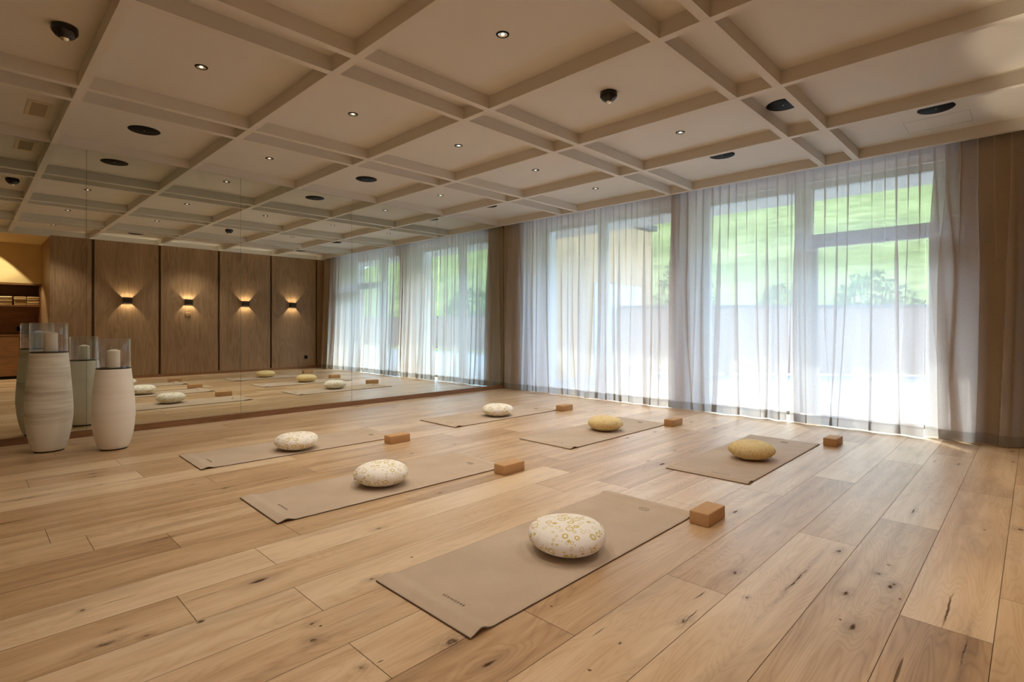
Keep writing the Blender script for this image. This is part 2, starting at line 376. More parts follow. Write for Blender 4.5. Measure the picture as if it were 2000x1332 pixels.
def mat_grass():
    t = NT('meadow_grass'); co = t.new('ShaderNodeTexCoord').outputs['Object']
    sp = t.new('ShaderNodeSeparateXYZ', {0: co}).outputs
    n = t.noise(co, 0.35, 5, 0.6); b = t.noise(t.comb(sp[0], sp[1], t.math('MULTIPLY', sp[2], 7.0)), 0.8, 4, 0.6)
    f = t.math('ADD', t.math('MULTIPLY', n, 0.5), t.math('MULTIPLY', b, 0.5))
    t.set(color=t.ramp(f, [(0.35, srgb(108, 120, 60)), (0.5, srgb(146, 156, 84)), (0.65, srgb(180, 186, 112))]), rough=0.95, spec=0.1)
    return t.m
M['grass'] = mat_grass()
def mat_leaf():
    t = NT('shrub_leaves'); co = t.new('ShaderNodeTexCoord').outputs['Object']
    n = t.noise(co, 6.0, 4, 0.6)
    t.set(color=t.ramp(n, [(0.35, srgb(52, 88, 38)), (0.65, srgb(112, 150, 70))]), rough=0.8, spec=0.2); return t.m
M['leaf'] = mat_leaf()
M['bark'] = wood('brown_bark', srgb(70, 54, 40), srgb(110, 88, 66), 'z', 1.5, 0.9)

# ================================================================== THE SETTING
MY = 6.648            # mirror plane
WX = 6.72             # inner face of the window wall
OY = -0.085            # face of the panelled wall
LX = -2.1             # left wall
Z0, Z1 = 2.807, 2.907 # underside of the beams, recessed ceiling
NX = 1.17             # corner where the entrance recess starts
NY = -1.65            # back of the recess

# floor of individual boards ------------------------------------------------
def build_floor():
    PW, Y00 = 0.262, 0.104
    ends = {-1: 2.885, 0: 2.45, 1: 3.609, 2: 3.07, 3: 2.147, 4: 1.494, 5: 0.922, 8: 0.602, 11: 0.748, 13: 0.31, 10: 1.225, 15: 1.224, 17: 0.914, 18: 0.317, 14: 1.83}
    tones = {(0, -1): 0.12, (0, 0): 0.62, (1, 0): 0.66, (3, 0): 0.30, (2, -1): 0.66, (4, 0): 0.42, (4, 1): 0.50, (3, -1): 0.62, (13, 0): 0.42, (8, -1): 0.36, (8, 0): 0.62, (7, 0): 0.72, (7, -1): 0.70, (10, 0): 0.34, (10, -1): 0.34, (14, 0): 0.34, (14, -1): 0.28, (17, -1): 0.75}
    vs, fs, uvs, tone, seed = [], [], [], [], []
    rnd = random.Random(11)
    k0 = int((NY - 0.1 - Y00) / PW) - 1
    k = k0
    while Y00 + k * PW < MY + 0.02:
        y0, y1 = Y00 + k * PW, Y00 + (k + 1) * PW
        e = ends.get(k, rnd.uniform(0, 2.15))
        n0 = -3
        for n in range(n0, 5):
            xa, xb = e + n * 2.15, e + (n + 1) * 2.15
            xa, xb = max(xa, LX - 0.1), min(xb, 7.35)
            if xb - xa < 0.01: continue
            g = 0.0011
            o = len(vs); yb = min(y1, MY + 0.03)
            vs += [(xa + g, y0 + g, 0), (xb - g, y0 + g, 0), (xb - g, yb - g, 0), (xa + g, yb - g, 0)]
            fs.append((o, o + 1, o + 2, o + 3))
            off = rnd.uniform(0, 50)
            uvs += [(xa + off, 0), (xb + off, 0), (xb + off, yb - y0), (xa + off, yb - y0)]
            tone.append(tones.get((k, n), min(0.85, max(0.2, rnd.gauss(0.54, 0.14))))); seed.append(rnd.random())
        k += 1
    nf = len(fs)
    o = len(vs); vs += [(LX - 0.1, NY - 0.1, -0.003), (7.35, NY - 0.1, -0.003), (7.35, MY + 0.03, -0.003), (LX - 0.1, MY + 0.03, -0.003)]
    fs.append((o, o + 1, o + 2, o + 3)); uvs += [(0, 0)] * 4; tone.append(0); seed.append(0)
    me = bpy.data.meshes.new('floor'); me.from_pydata(vs, [], fs)
    uvl = me.uv_layers.new(name='plank')
    uvl.data.foreach_set('uv', [c for p in uvs for c in p])
    for nm, d in (('tone', tone), ('seed', seed)):
        a = me.attributes.new(nm, 'FLOAT', 'FACE'); a.data.foreach_set('value', d)
    me.materials.append(M['floor']); me.materials.append(M['gapwood'])
    me.polygons[nf].material_index = 1; me.update()
    ob = bpy.data.objects.new('floor', me); COL.objects.link(ob); return struct(ob)
build_floor()

# ceiling, beams --------------------------------------------------------------
b = MB().box(LX - 0.15, 6.80, OY - 0.0, MY + 0.3, Z1, Z1 + 0.15)
struct(b.build('ceiling', M['paint']))
struct(MB().box(LX - 0.15, NX + 0.019, NY - 0.3, OY - 0.031, 2.785, 2.9).build('ceiling', M['cream']))
struct(MB().box(6.523, WX + 0.02, OY, MY, 2.865, Z1).build('ceiling', M['paint']))
BX = [-1.750, -0.583, 0.587, 1.754, 2.924, 4.092, 5.274]
BYS = [1.306, 1.618, 3.106, 3.418, 4.928, 5.243]
tn = 1
for x in BX:
    struct(MB().box(x, x + 0.058, OY, MY, Z0, Z1 + 0.001).build('trim_%d' % tn, M['paint'])); tn += 1
for y in BYS:
    struct(MB().box(LX, 6.463, y, y + 0.058, Z0 + 0.0006, Z1 + 0.001).build('trim_%d' % tn, M['paint'])); tn += 1
struct(MB().box(6.463, 6.523, OY, MY, Z0, Z1 + 0.001).build('trim_%d' % tn, M['paint'])); tn += 1     # pelmet before the curtains
# walls -----------------------------------------------------------------------
struct(MB().box(LX - 0.15, WX + 0.4, MY + 0.012, MY + 0.25, -0.01, Z1).build('wall_back', M['gapwood']))
struct(MB().box(LX, 6.463, MY, MY + 0.012, Z0 + 0.002, Z1).build('trim_%d' % tn, M['paint'])); tn += 1   # fascia over the mirror
struct(MB().box(LX - 0.15, LX, NY, MY + 0.012, -0.01, Z1).build('wall_left', M['cream']))
W = MB()                                                                   # window wall, two wide openings
O1, O2 = (3.54, 6.14), (0.61, 3.30)
W.box(WX, 7.095, O1[1], MY + 0.012, -0.01, Z1)
W.box(WX, 7.095, O2[1], O1[0], -0.01, Z1)
W.box(WX, 7.095, -0.45, O2[0], -0.01, Z1)
W.box(WX, 7.095, -0.45, MY + 0.012, 2.80, Z1)
struct(W.build('wall_right', M['wallwood']))
W = MB()                                                                   # white outer reveals
for (a, c) in (O1, O2):
    W.box(7.095, 7.40, c, c + 0.12, -0.05, 2.95); W.box(7.095, 7.40, a - 0.10, a, -0.05, 2.95)
struct(W.build('wall_outer', M['white']))
# panelled wall opposite the mirror: boards with dark shadow gaps
W = MB().box(NX + 0.02, WX, OY - 0.35, OY - 0.03, -0.01, Z1)
struct(W.build('wall_front', M['gapwood']))
PJ = [NX, 1.80, 2.93, 4.09, 5.26, 6.42, WX]
for i in range(len(PJ) - 1):
    W = MB().box(PJ[i] + (0.045 if i else 0.0), PJ[i + 1], OY - 0.045, OY, 0.062, Z0)
    struct(W.build('wall_front', M['panel']))
struct(MB().box(NX, WX, OY - 0.03, OY, Z0, Z1).build('trim_%d' % tn, M['paint'])); tn += 1
struct(MB().box(LX, NX, OY - 0.03, OY, 2.784, Z1).build('trim_%d' % tn, M['paint'])); tn += 1
# entrance recess
W = MB().box(NX, NX + 0.02, NY, OY - 0.045, 0.0, 2.785)
struct(W.build('wall_recess', M['panel']))
struct(MB().box(LX, NX + 0.05, NY - 0.62, NY - 0.5, 0.0, 2.79).build('wall_recess', M['cream']))
struct(MB().box(LX, NX + 0.02, NY - 0.02, NY, 1.97, 2.785).build('wall_recess', M['cream']))
struct(MB().box(NX, NX + 0.05, NY - 0.5, NY, 0.0, 2.785).build('wall_recess', M['panel']))
# skirtings
struct(MB().box(LX, WX, MY - 0.014, MY + 0.012, 0.0, 0.064).build('baseboard_back', M['skirt']))
struct(MB().box(NX, WX, OY - 0.02, OY + 0.008, 0.0, 0.062).build('baseboard_front', M['skirt']))

# windows ---------------------------------------------------------------------
def window(n, y0, y1, transom, left_fw, right_fw):
    fx0, fx1 = 7.10, 7.18
    w = struct(bpy.data.objects.new('window_%d' % n, None)); COL.objects.link(w); w.location = (0, 0, 0)
    f = MB().box(fx0, fx1, y0, y0 + right_fw, 0.03, 2.80).box(fx0, fx1, y1 - left_fw, y1, 0.03, 2.80)
    f.box(fx0, fx1, y0 + right_fw, y1 - left_fw, 2.71, 2.80).box(fx0, fx1, y0 + right_fw, y1 - left_fw, -0.02, 0.04)
    f.build('window_frame', M['frame'], w)
    if transom:
        MB().box(fx0 - 0.01, fx1 + 0.01, y0 + right_fw, y1 - left_fw, 2.02, 2.17).box(fx0 - .005, fx1, y0 + right_fw, y0 + right_fw + .05, 0.04, 2.02).box(fx0 - .005, fx1, y1 - left_fw - .05, y1 - left_fw, 0.04, 2.02).build('transom', M['taupe'], w)
        MB().box(7.135, 7.145, y0 + right_fw, y1 - left_fw, 2.17, 2.71).build('pane', M['pane'], w)
        MB().box(7.135, 7.145, y0 + right_fw, y1 - left_fw, 0.04, 2.02).build('pane', M['pane'], w)
    else:
        MB().box(7.135, 7.145, y0 + right_fw, y1 - left_fw, 0.04, 2.71).build('pane', M['pane'], w)
window(1, 4.93, 6.14, False, 0.10, 0.08)
window(2, 3.54, 4.93, False, 0.08, 0.06)
window(3, 2.02, 3.30, False, 0.12, 0.09)
window(4, 0.62, 2.02, True, 0.10, 0.137)
struct(MB().box(7.096, 7.5, -0.6, MY, -0.06, -0.004).build('trim_%d' % tn, M['concrete'])); tn += 1

# ================================================================== OUTSIDE
tag(MB().box(7.52, 15.4, -30, 7.3, -0.3, -0.05).build('terrace', M['concrete']), 'pale stone terrace in front of the windows, bright in the sun', 'terrace')
tag(MB().box(7.41, 8.20, -3, 7.3, 2.80, 3.0).build('roof_overhang', M['white']), 'white soffit projecting above the windows over the terrace', 'roof overhang')
wing = empty('building_wing', (7.35, 7.32, -0.05), 'annex clad in pale larch boards beyond the left window pair', 'building')
def wbox(nm, mat, *a):
    a = list(a); a[0] -= 7.35; a[1] -= 7.35; a[2] -= 7.32; a[3] -= 7.32; a[4] += .05; a[5] += .05
    return MB().box(*a).build(nm, mat, wing)
cl = MB()
x = 7.4
while x < 12.75:
    z0 = 2.1 if 10.25 < x + 0.07 < 12.35 else -0.05
    cl.box(x - 7.35, x + 0.132 - 7.35, 0, 0.05, z0 + 0.05, 3.62); x += 0.14
cl.build('cladding', M['larch'], wing)
wbox('wall', M['gapwood'], 7.35, 12.8, 7.37, 11, -0.05, 3.6)
wbox('roof', M['fencecap'], 7.35, 13.0, 7.25, 11.1, 3.62, 3.75)
wbox('glazing_stand_in', M['white'], 10.27, 12.33, 7.33, 7.37, -0.05, 2.1)  # pale opaque panel added in place of the annex's glazed opening

def fence(pts, label):
    root = empty('garden_fence', (pts[0][0], pts[0][1], -0.05), label, 'fence')
    ox, oy = pts[0]
    bd = MB(); cap = MB()
    for (ax, ay), (bx, by) in zip(pts, pts[1:]):
        L = math.hypot(bx - ax, by - ay); d = Vector(((bx - ax) / L, (by - ay) / L, 0)); nrm = Vector((-d.y, d.x, 0))
        n = int(L / 0.16)
        for i in range(n):
            p = Vector((ax - ox, ay - oy, 0)) + d * (i * 0.16)
            q = p + d * 0.15
            vs = []
            for base in (p, q):
                for sgn in (-0.012, 0.012):
                    for z in (0.05, 1.56): vs.append(base + nrm * sgn + Vector((0, 0, z)))
            bd.add(vs, [(0, 1, 3, 2), (4, 6, 7, 5), (0, 4, 5, 1), (2, 3, 7, 6), (0, 2, 6, 4), (1, 5, 7, 3)])
        vs = []
        for base in (Vector((ax - ox, ay - oy, 0)), Vector((bx - ox, by - oy, 0))):
            for sgn in (-0.05, 0.05):
                for z in (1.56, 1.62): vs.append(base + nrm * sgn + Vector((0, 0, z)))
        cap.add(vs, [(0, 1, 3, 2), (4, 6, 7, 5), (0, 4, 5, 1), (2, 3, 7, 6), (0, 2, 6, 4), (1, 5, 7, 3)])
        m = int(L / 2.0)
        for i in range(m + 1):
            p = Vector((ax - ox, ay - oy, 0)) + d * (i * L / max(1, m)) + nrm * 0.06
            MB().box(p.x - .04, p.x + .04, p.y - .04, p.y + .04, 0, 1.56).build('post', M['fencecap'], root)
    bd.build('boards', M['fence'], root); cap.build('cap_rail', M['fencecap'], root)
    return root
fence([(10.9, 7.1), (15.6, 1.2)], 'reddish board fence with a grey cap, seen through the sheers beyond the terrace')
fence([(15.7, 1.0), (17.0, -26)], 'far run of board fence seen reflected behind the mirror windows')

def hillside():
    nx, ny = 70, 90; vs = []; fs = []
    for i in range(nx + 1):
        x = 15.42 + 51 * (i / nx) ** 1.4
        for j in range(ny + 1):
            y = -60 + 110 * j / ny
            d = max(0, (x - 17.5) + 0.12 * (y - 6))
            z = -0.12 + d * 0.56 + 0.45 * noise.noise(Vector((x * .15, y * .15, 0))) * min(1, d / 3) + 0.12 * math.sin(d * 1.9) * min(1, d / 3)
            vs.append((x, y, min(z, 21 + 0.02 * d)))
    for i in range(nx):
        for j in range(ny):
            a = i * (ny + 1) + j; fs.append((a, a + ny + 1, a + ny + 2, a + 1))
    o = MB().add(vs, fs, True).build('hillside', M['grass'])
    tag(o, 'steep green meadow slope rising behind the terrace fence', 'hillside')
    v2 = [(v[0], v[1], -0.35) for v in ((11, 7.3, 0), (70, 7.3, 0), (70, 60, 0), (11, 60, 0))]
hillside()
def shrub(x, y, z, r, h, label, seed):
    root = empty('garden_shrub', (x, y, z), label, 'shrub')
    rn = random.Random(seed); lf = MB()
    for i in range(1500):
        u = rn.uniform(-1, 1); a = rn.uniform(0, 2 * math.pi); q = rn.uniform(0.55, 1) ** 0.6
        s = math.sqrt(1 - u * u)
        bumpy = 1 + 0.25 * math.sin(3 * a + seed) * math.cos(2.3 * u)
        c = Vector((s * math.cos(a) * r * q * bumpy, s * math.sin(a) * r * q * bumpy, h * 0.55 + u * h * 0.45 * q))
        e = Vector((rn.uniform(-1, 1), rn.uniform(-1, 1), rn.uniform(-1, 1))).normalized(); f = e.orthogonal().normalized()
        k = rn.uniform(0.035, 0.07) * (0.6 + r)
        lf.add([c - e * k, c + f * k * 0.45, c + e * k, c - f * k * 0.45], [(0, 1, 2, 3)])
    lf.build('foliage', M['leaf'], root)
    st = MB()
    for i in range(5):
        a = i * 1.3; st.tube([(0.03 * math.cos(a), 0.03 * math.sin(a), 0), (0.3 * r * math.cos(a), 0.3 * r * math.sin(a), h * 0.4), (0.6 * r * math.cos(a), 0.6 * r * math.sin(a), h * 0.75)], 0.02)
    st.build('stems', M['bark'], root)
for i, (x, y, r, h, lb) in enumerate([
    (13.9, 6.9, 0.85, 3.0, 'tall leafy shrub behind the fence, beside the larch annex'),
    (15.6, 4.9, 0.8, 2.3, 'round shrub above the fence behind the third window'),
    (17.2, 3.2, 1.0, 2.6, 'broad dark shrub behind the fence between the third and fourth windows'),
    (18.2, 0.8, 0.9, 2.5, 'low shrub above the fence behind the far right window'),
    (18.0, -7.0, 1.5, 3.0, 'shrub on the slope seen in the mirror through the reflected window')]):
    shrub(x, y, 0.0 if x < 17.4 else 0.0, r, h, lb, i + 3)

# ================================================================== CURTAINS
def fr(s, ph): # smooth pseudo random in -1..1
    return (math.sin(s * 1.0 + ph) + 0.6 * math.sin(s * 1.93 + ph * 2.1) + 0.45 * math.sin(s * 3.07 + ph * 0.7)) / 1.7
def curtain(ya, yb, label, ph, xb=6.55, amp=1.0, flare_a=0.0, flare_b=0.0):
    """one sheer panel hanging from y=ya to y=yb: pinch pleats on top that run down into loose overlapping folds"""
    n = int((yb - ya) / 0.0042); nz = 52; ztop = 2.853; zb = 0.012; zh = 0.105
    zs = [zb + (zh - zb) * i / 3 for i in range(4)] + [zh + (ztop - zh) * ((i + 1) / nz) for i in range(nz)]
    root = empty('sheer_curtain', (6.60, (ya + yb) / 2, 0), label, 'curtain', 'sheer linen curtains along the window wall')
    oy = (ya + yb) / 2
    rn = random.Random(int(ph * 100)); folds = []
    c = ya + 0.05; k = 0
    while c < yb - 0.035:
        keep = rn.random() < 0.78
        folds.append(dict(c=c, low=(rn.uniform(0.55, 1.25) * amp if keep else 0.0), w=rn.uniform(0.018, 0.046), drift=rn.uniform(-0.07, 0.07), bend=rn.uniform(-0.02, 0.02), bp=rn.uniform(0, 6), end=rn.uniform(0.45, 0.85), sg=1 if rn.random() < 0.6 else -1))
        c += rn.uniform(0.088, 0.125); k += 1
    rows = []
    for z in zs:
        t = z / ztop
        F = []
        for f in folds:
            tt = max(0.0, (t - f['end']) / (1 - f['end']))
            low = f['low'] * min(1.0, (1 - t) * 1.6 + 0.35)
            w = 0.0105 * t ** 3 + f['w'] * (1 - t ** 3)
            A = 3.2 * w * max(low * (1 - tt ** 2), 1.0 * tt ** 0.7)
            cc = f['c'] + (f['drift'] * (1 - t) ** 1.2 + f['bend'] * math.sin(3.1 * t + f['bp'])) * (1 - t)
            cc = min(max(cc, ya + 0.03), yb - 0.03)
            F.append((cc, w, A, f['sg']))
        row = []
        for i in range(n + 1):
            s_ = i / n; y = ya + (yb - ya) * s_
            dy = 0.0; dx = 0.0
            for cc, w, A, sg in F:
                u = (y - cc) / w
                if abs(u) < 4.5:
                    dy -= A * u * math.exp(-u * u)
                    dx -= sg * min(A, 0.09) * 0.20 * math.tanh(u * 1.6) * math.exp(-(u / 2.4) ** 2)
            wb = (1 - t)
            dx += amp * (0.006 + 0.020 * wb) * math.sin(2 * math.pi * y / 0.31 + 1.3 * fr(y * 2.3, ph) + 0.9 * t)
            fl = flare_a * (1 - s_) ** 8 - flare_b * s_ ** 8
            xc = 6.605 + (xb - 6.605) * (1 - t) ** 1.3 + 0.026 * fr(y * 2.1, ph + 4) * (1 - t)
            row.append((xc + dx - 6.60, y + dy + fl * (1 - t) ** 2 - oy, z))
        rows.append(row)
    def grid(rr):
        vs = [p for r_ in rr for p in r_]; fs = []
        for a in range(len(rr) - 1):
            for i in range(n): fs.append((a * (n + 1) + i, a * (n + 1) + i + 1, (a + 1) * (n + 1) + i + 1, (a + 1) * (n + 1) + i))
        return MB().add(vs, fs, True)
    grid(rows[3:]).build('fabric', M['sheer'], root)
    grid(rows[:4]).build('hem', M['hem'], root)
curtain(6.10, 6.635, 'beige sheer curtain in the corner against the mirror', 0.3, 6.58, 1.2)
curtain(4.84, 6.115, 'sheer curtain over the leftmost window beside the corner', 1.7, 6.58, 0.9)
curtain(3.60, 4.835, 'sheer curtain over the second window from the mirror', 2.9, 6.54)
curtain(1.982, 3.60, 'sheer curtain over the third window, right of the narrow wall pier', 4.4, 6.52, 1.0, 0.036, 0.0)
curtain(0.772, 2.004, 'sheer curtain over the far right window with the crossbar', 5.5, 6.50, 1.0, 0.0, 0.008)
curtain(-0.01, 0.775, 'beige sheer curtain against the wall at the right edge', 6.9, 6.53, 1.5)
rail = MB().box(6.56, 6.64, 0.0, MY - 0.02, 2.853, 2.865).build('curtain_rail', M['frame'])
tag(rail, 'white curtain rail above the sheer curtains behind the pelmet', 'curtain rail')

# ================================================================== MIRRORS
MJ = [-1.99, -0.57, 0.854, 2.277, 3.699, 5.143, 6.715]
ML = [None, 'leftmost mirror panel, mostly left of the candle lanterns', 'mirror panel behind the candle lanterns, reaching to the first long seam', 'mirror panel in the middle of the wall reflecting the wall lamps',
      'mirror panel right of the tall centre seam reflecting the far windows', 'rightmost mirror panel ending at the corner curtain']
ML = ['mirror panel at the far left end of the wall, outside the view', 'leftmost tall mirror panel behind the large ribbed lantern', 'tall mirror panel behind the smaller lantern, between the first two seams',
      'tall mirror panel between the second and third seams, reflecting the right hand wall lamps', 'tall mirror panel between the third and fourth seams', 'tall mirror panel at the right end beside the corner curtain']
for i in range(len(MJ) - 1):
    w = MJ[i + 1] - MJ[i]
    o = MB(); g = 0.0015
    o.box(g, w - g, 0.002, 0.012, 0, Z0 - 0.066)
    o.cur = 1; o.box(0.0, w, 0.0045, 0.0119, -0.001, Z0 - 0.0655)
    ob = o.build('wall_mirror', [M['mirror'], M['mirror_edge']]); ob.location = (MJ[i], MY - 0.002, 0.0655)
    tag(ob, ML[i], 'mirror', 'frameless mirror panels on the wall')

# ================================================================== YOGA MATS
MATS = [  # corner x, y (near end), length, width, angle, label
    (1.222, 1.392, 1.73, 0.606, 0.0, 'taupe yoga mat nearest the camera, with dark print at its near end'),
    (1.200, 2.955, 1.73, 0.617, R(-1.6), 'taupe yoga mat in the middle of the left column'),
    (1.250, 4.478, 1.73, 0.625, R(-1.2), 'taupe yoga mat nearest the candle lanterns'),
    (3.662, 4.420, 1.72, 0.640, R(-0.8), 'farthest taupe yoga mat, towards the mirror corner and curtains'),
    (3.722, 2.917, 1.72, 0.628, R(-0.7), 'taupe yoga mat in the middle of the column near the curtains'),
    (3.738, 1.402, 1.73, 0.612, R(0.3), 'taupe yoga mat at the right, nearest the window curtains')]
def make_mat(idx, x, y, L, w, ang, label):
    rn = random.Random(idx + 20)
    root = empty('yoga_mat', (x, y, 0), label, 'yoga mat', 'taupe yoga mats laid out in two columns', ang)
    nx, ny = 230, 30; th = 0.0055
    lift_near = [0.016, 0.014, 0.012, 0.012, 0.011, 0.010][idx]; lift_far = [0.014, 0.010, 0.008, 0.006, 0.006, 0.005][idx]
    def zf(u, v):
        z = 0.0012
        # the ends were rolled: a low arch just inside each end
        z += lift_near * math.exp(-((u - 0.055) / 0.032) ** 2) * (0.55 + 0.45 * math.cos(2 * math.pi * v / w) ** 2 * (1 if v < w / 2 else 0.5))
        z += lift_far * math.exp(-((u - (L - 0.06)) / 0.035) ** 2)
        z += 0.0009 * (1 + math.sin(u * 46 + idx)) * math.exp(-u / 0.5) + 0.0008 * (1 + math.sin(u * 52)) * math.exp(-(L - u) / 0.5)
        return z
    vs = []; fs = []
    for s in (0, 1):
        for i in range(nx + 1):
            u = L * i / nx
            for j in range(ny + 1):
                v = w * j / ny
                e = 0.0015 if s == 1 and (i in (0, nx) or j in (0, ny)) else 0
                vs.append((min(max(u, e), L - e) if e else u, min(max(v, e), w - e) if e else v, zf(u, v) + s * th - e * 0.5))
    n = (nx + 1) * (ny + 1); I = lambda s, i, j: s * n + i * (ny + 1) + j
    m = MB()
    for i in range(nx):
        for j in range(ny):
            fs.append((I(1, i, j), I(1, i + 1, j), I(1, i + 1, j + 1), I(1, i, j + 1)))
            fs.append((I(0, i, j), I(0, i, j + 1), I(0, i + 1, j + 1), I(0, i + 1, j)))
    m.add(vs, fs, True); m.smooth = [True] * len(m.f); k = len(m.f); m.cur = 1
    for i in range(nx):
        for j, fl in ((0, 0), (ny, 1)):
            q = (I(0, i, j), I(0, i + 1, j), I(1, i + 1, j), I(1, i, j)); m.f.append(list(q if not fl else q[::-1])); m.smooth.append(False); m.mi.append(1)
    for j in range(ny):
        for i, fl in ((0, 1), (nx, 0)):
            q = (I(0, i, j), I(0, i, j + 1), I(1, i, j + 1), I(1, i, j)); m.f.append(list(q if not fl else q[::-1])); m.smooth.append(False); m.mi.append(1)
    m.build('foam_sheet', [M['mat'], M['mat_edge']], root)
    # printed word near the near end, oval emblem near the far end
    cu = bpy.data.curves.new('t', 'FONT'); cu.body = 'BAUSINGER'; cu.size = 0.0175; cu.space_character = 1.55; cu.extrude = 0.0003
    cu.align_x = 'CENTER'; cu.align_y = 'CENTER'
    to = bpy.data.objects.new('t', cu); COL.objects.link(to)
    dg = bpy.context.evaluated_depsgraph_get(); me = bpy.data.meshes.new_from_object(to.evaluated_get(dg))
    COL.objects.unlink(to); bpy.data.objects.remove(to)
    me.materials.clear(); me.materials.append(M['thread'])
    p = bpy.data.objects.new('printed_word', me); COL.objects.link(p); p.parent = root
    for v_ in me.vertices:
        v_.co.z += zf(0.125 + v_.co.y, 0.3) + th + 0.0004 - (zf(0.125, 0.3) + th)
    p.rotation_euler = (0, 0, R(90)); p.location = (0.125, w * 0.40, zf(0.125, 0.3) + th + 0.0002)
    g = MB(); cx, cy = L - 0.155, w * 0.42
    zt = lambda u: zf(u, 0.3) + th + 0.0004
    g.tube([(cx + 0.024 * math.cos(a), cy + 0.032 * math.sin(a), zt(cx + 0.024 * math.cos(a))) for a in [2 * math.pi * i / 40 for i in range(41)]], 0.0009, 6)
    g.tube([(cx + 0.008 * math.sin(i * 0.9), cy - 0.024 + 0.0024 * i, zt(cx)) for i in range(21)], 0.0009, 6)
    g.build('emblem', M['thread'], root)
    return root
for i, a in enumerate(MATS): make_mat(i, *a)

# ================================================================== MEDITATION CUSHIONS
CUSH = [(2.030, 1.611, 0.186, 0.152, 0, 'round cream cushion with clear yellow rings on the nearest mat'),
        (1.998, 3.192, 0.181, 0.152, 1, 'round cream cushion with a side loop, on the middle mat of the left column'),
        (2.046, 4.630, 0.175, 0.148, 2, 'round cream cushion on the mat nearest the candle lanterns'),
        (4.502, 4.633, 0.184, 0.146, 3, 'round pale cushion on the farthest mat by the mirror corner'),
        (4.660, 3.197, 0.182, 0.146, 4, 'round straw yellow cushion on the middle mat near the curtains'),
        (4.482, 1.658, 0.176, 0.146, 5, 'round straw yellow cushion on the right mat nearest the window')]
def cushion(x, y, r, h, k, label):
    root = empty('meditation_cushion', (x, y, 0.0075), label, 'cushion', 'round meditation cushions, one on each mat', 0.9 * k)
    rn = random.Random(k); n = 220; m = 46; vs = []; fs = []
    ge = [rn.uniform(0, 6.28) for _ in range(6)]
    def pt(a, s):     # s: 0 bottom pole .. 1 top pole
        ph = -math.pi / 2 + math.pi * s
        e = 0.86
        cr = math.copysign(abs(math.cos(ph)) ** e, math.cos(ph)); sr = math.copysign(abs(math.sin(ph)) ** 0.98, math.sin(ph))
        belt = math.exp(-(ph / 0.55) ** 2)
        gather = (0.0014 if k == 0 else 0.0034) * belt * (math.sin(46 * a + 1.5 * math.sin(5 * a)) + 0.7 * math.sin(71 * a + ge[1])) * (0.25 + 0.75 * max(0, math.sin(a * 1.5 + ge[2])) if k != 5 else 1)
        lump = 0.010 * cr * math.sin(2 * a + ge[0]) * 0.5 + 0.004 * math.sin(3 * a + ge[3]) * cr
        rr = r * cr + gather + lump * 0.6 - 0.0035 * math.exp(-((ph + 0.42) / 0.035) ** 2) - 0.002 * math.exp(-((ph - 0.42) / 0.03) ** 2)
        z = h / 2 + h / 2 * sr
        z += 0.004 * math.sin(2 * a + ge[4]) * cr * (sr > 0) - (0.010 * (1 - cr) ** 2 if sr > 0 else 0)
        if sr < 0: z = max(0.0, z - 0.006 * (1 - cr))
        return Vector((rr * math.cos(a), rr * math.sin(a), z))
    for j in range(1, m):
        for i in range(n): vs.append(pt(2 * math.pi * i / n, j / m))
    vs.append(Vector((0, 0, 0))); vs.append(Vector((0, 0, h - 0.010)))
    for j in range(m - 2):
        for i in range(n):
            l = (i + 1) % n; fs.append((j * n + i, j * n + l, (j + 1) * n + l, (j + 1) * n + i))
    B, T = len(vs) - 2, len(vs) - 1
    for i in range(n):
        l = (i + 1) % n; fs.append((B, l, i)); fs.append((T, (m - 2) * n + i, (m - 2) * n + l))
    MB().add(vs, fs, True).build('cover', M['cush_y'] if k >= 4 else M['cush'], root)
    sm = MB().tube([pt(2 * math.pi * i / 90, 0.5 - 0.42 / math.pi) * 1.0 + Vector((0, 0, 0)) for i in range(91)], 0.0016, 6)
    sm.build('seam_piping', M['cush_y'] if k >= 4 else M['cush'], root)
    # carrying loop on one side
    a0 = {0: -0.35 + 0, 1: 2.95, 2: -0.9, 3: -1.2, 4: -1.0, 5: -0.9}[k] - 0.9 * k
    lo = MB(); P = []
    for i in range(13):
        q = i / 12; a = a0 + (q - 0.5) * 0.42
        p = pt(a, 0.44 - 0.02 * math.sin(math.pi * q)); d = Vector((math.cos(a), math.sin(a), 0))
        P.append(p + d * ((0.012 if k == 1 else 0.002) * math.sin(math.pi * q)) - Vector((0, 0, (0.012 if k == 1 else 0.0) * math.sin(math.pi * q))))
    for i in range(12):
        p, q = P[i], P[i + 1]; dn = Vector((0, 0, 0.009)); ot = Vector((p.x, p.y, 0)).normalized() * 0.002
        lo.add([p - dn, p + dn, p + dn + ot, p - dn + ot, q - dn, q + dn, q + dn + ot, q - dn + ot], [(0, 1, 5, 4), (3, 7, 6, 2), (1, 2, 6, 5), (0, 4, 7, 3)])
    lo.add([P[0] - Vector((0, 0, .009)), P[0] + Vector((0, 0, .009)), P[0] + Vector((0, 0, .009)) + Vector((P[0].x, P[0].y, 0)).normalized() * .002, P[0] - Vector((0, 0, .009)) + Vector((P[0].x, P[0].y, 0)).normalized() * .002], [(0, 1, 2, 3)])
    lo.build('carry_loop', M['cush_y'] if k >= 4 else M['cush'], root)
for a in CUSH: cushion(*a)

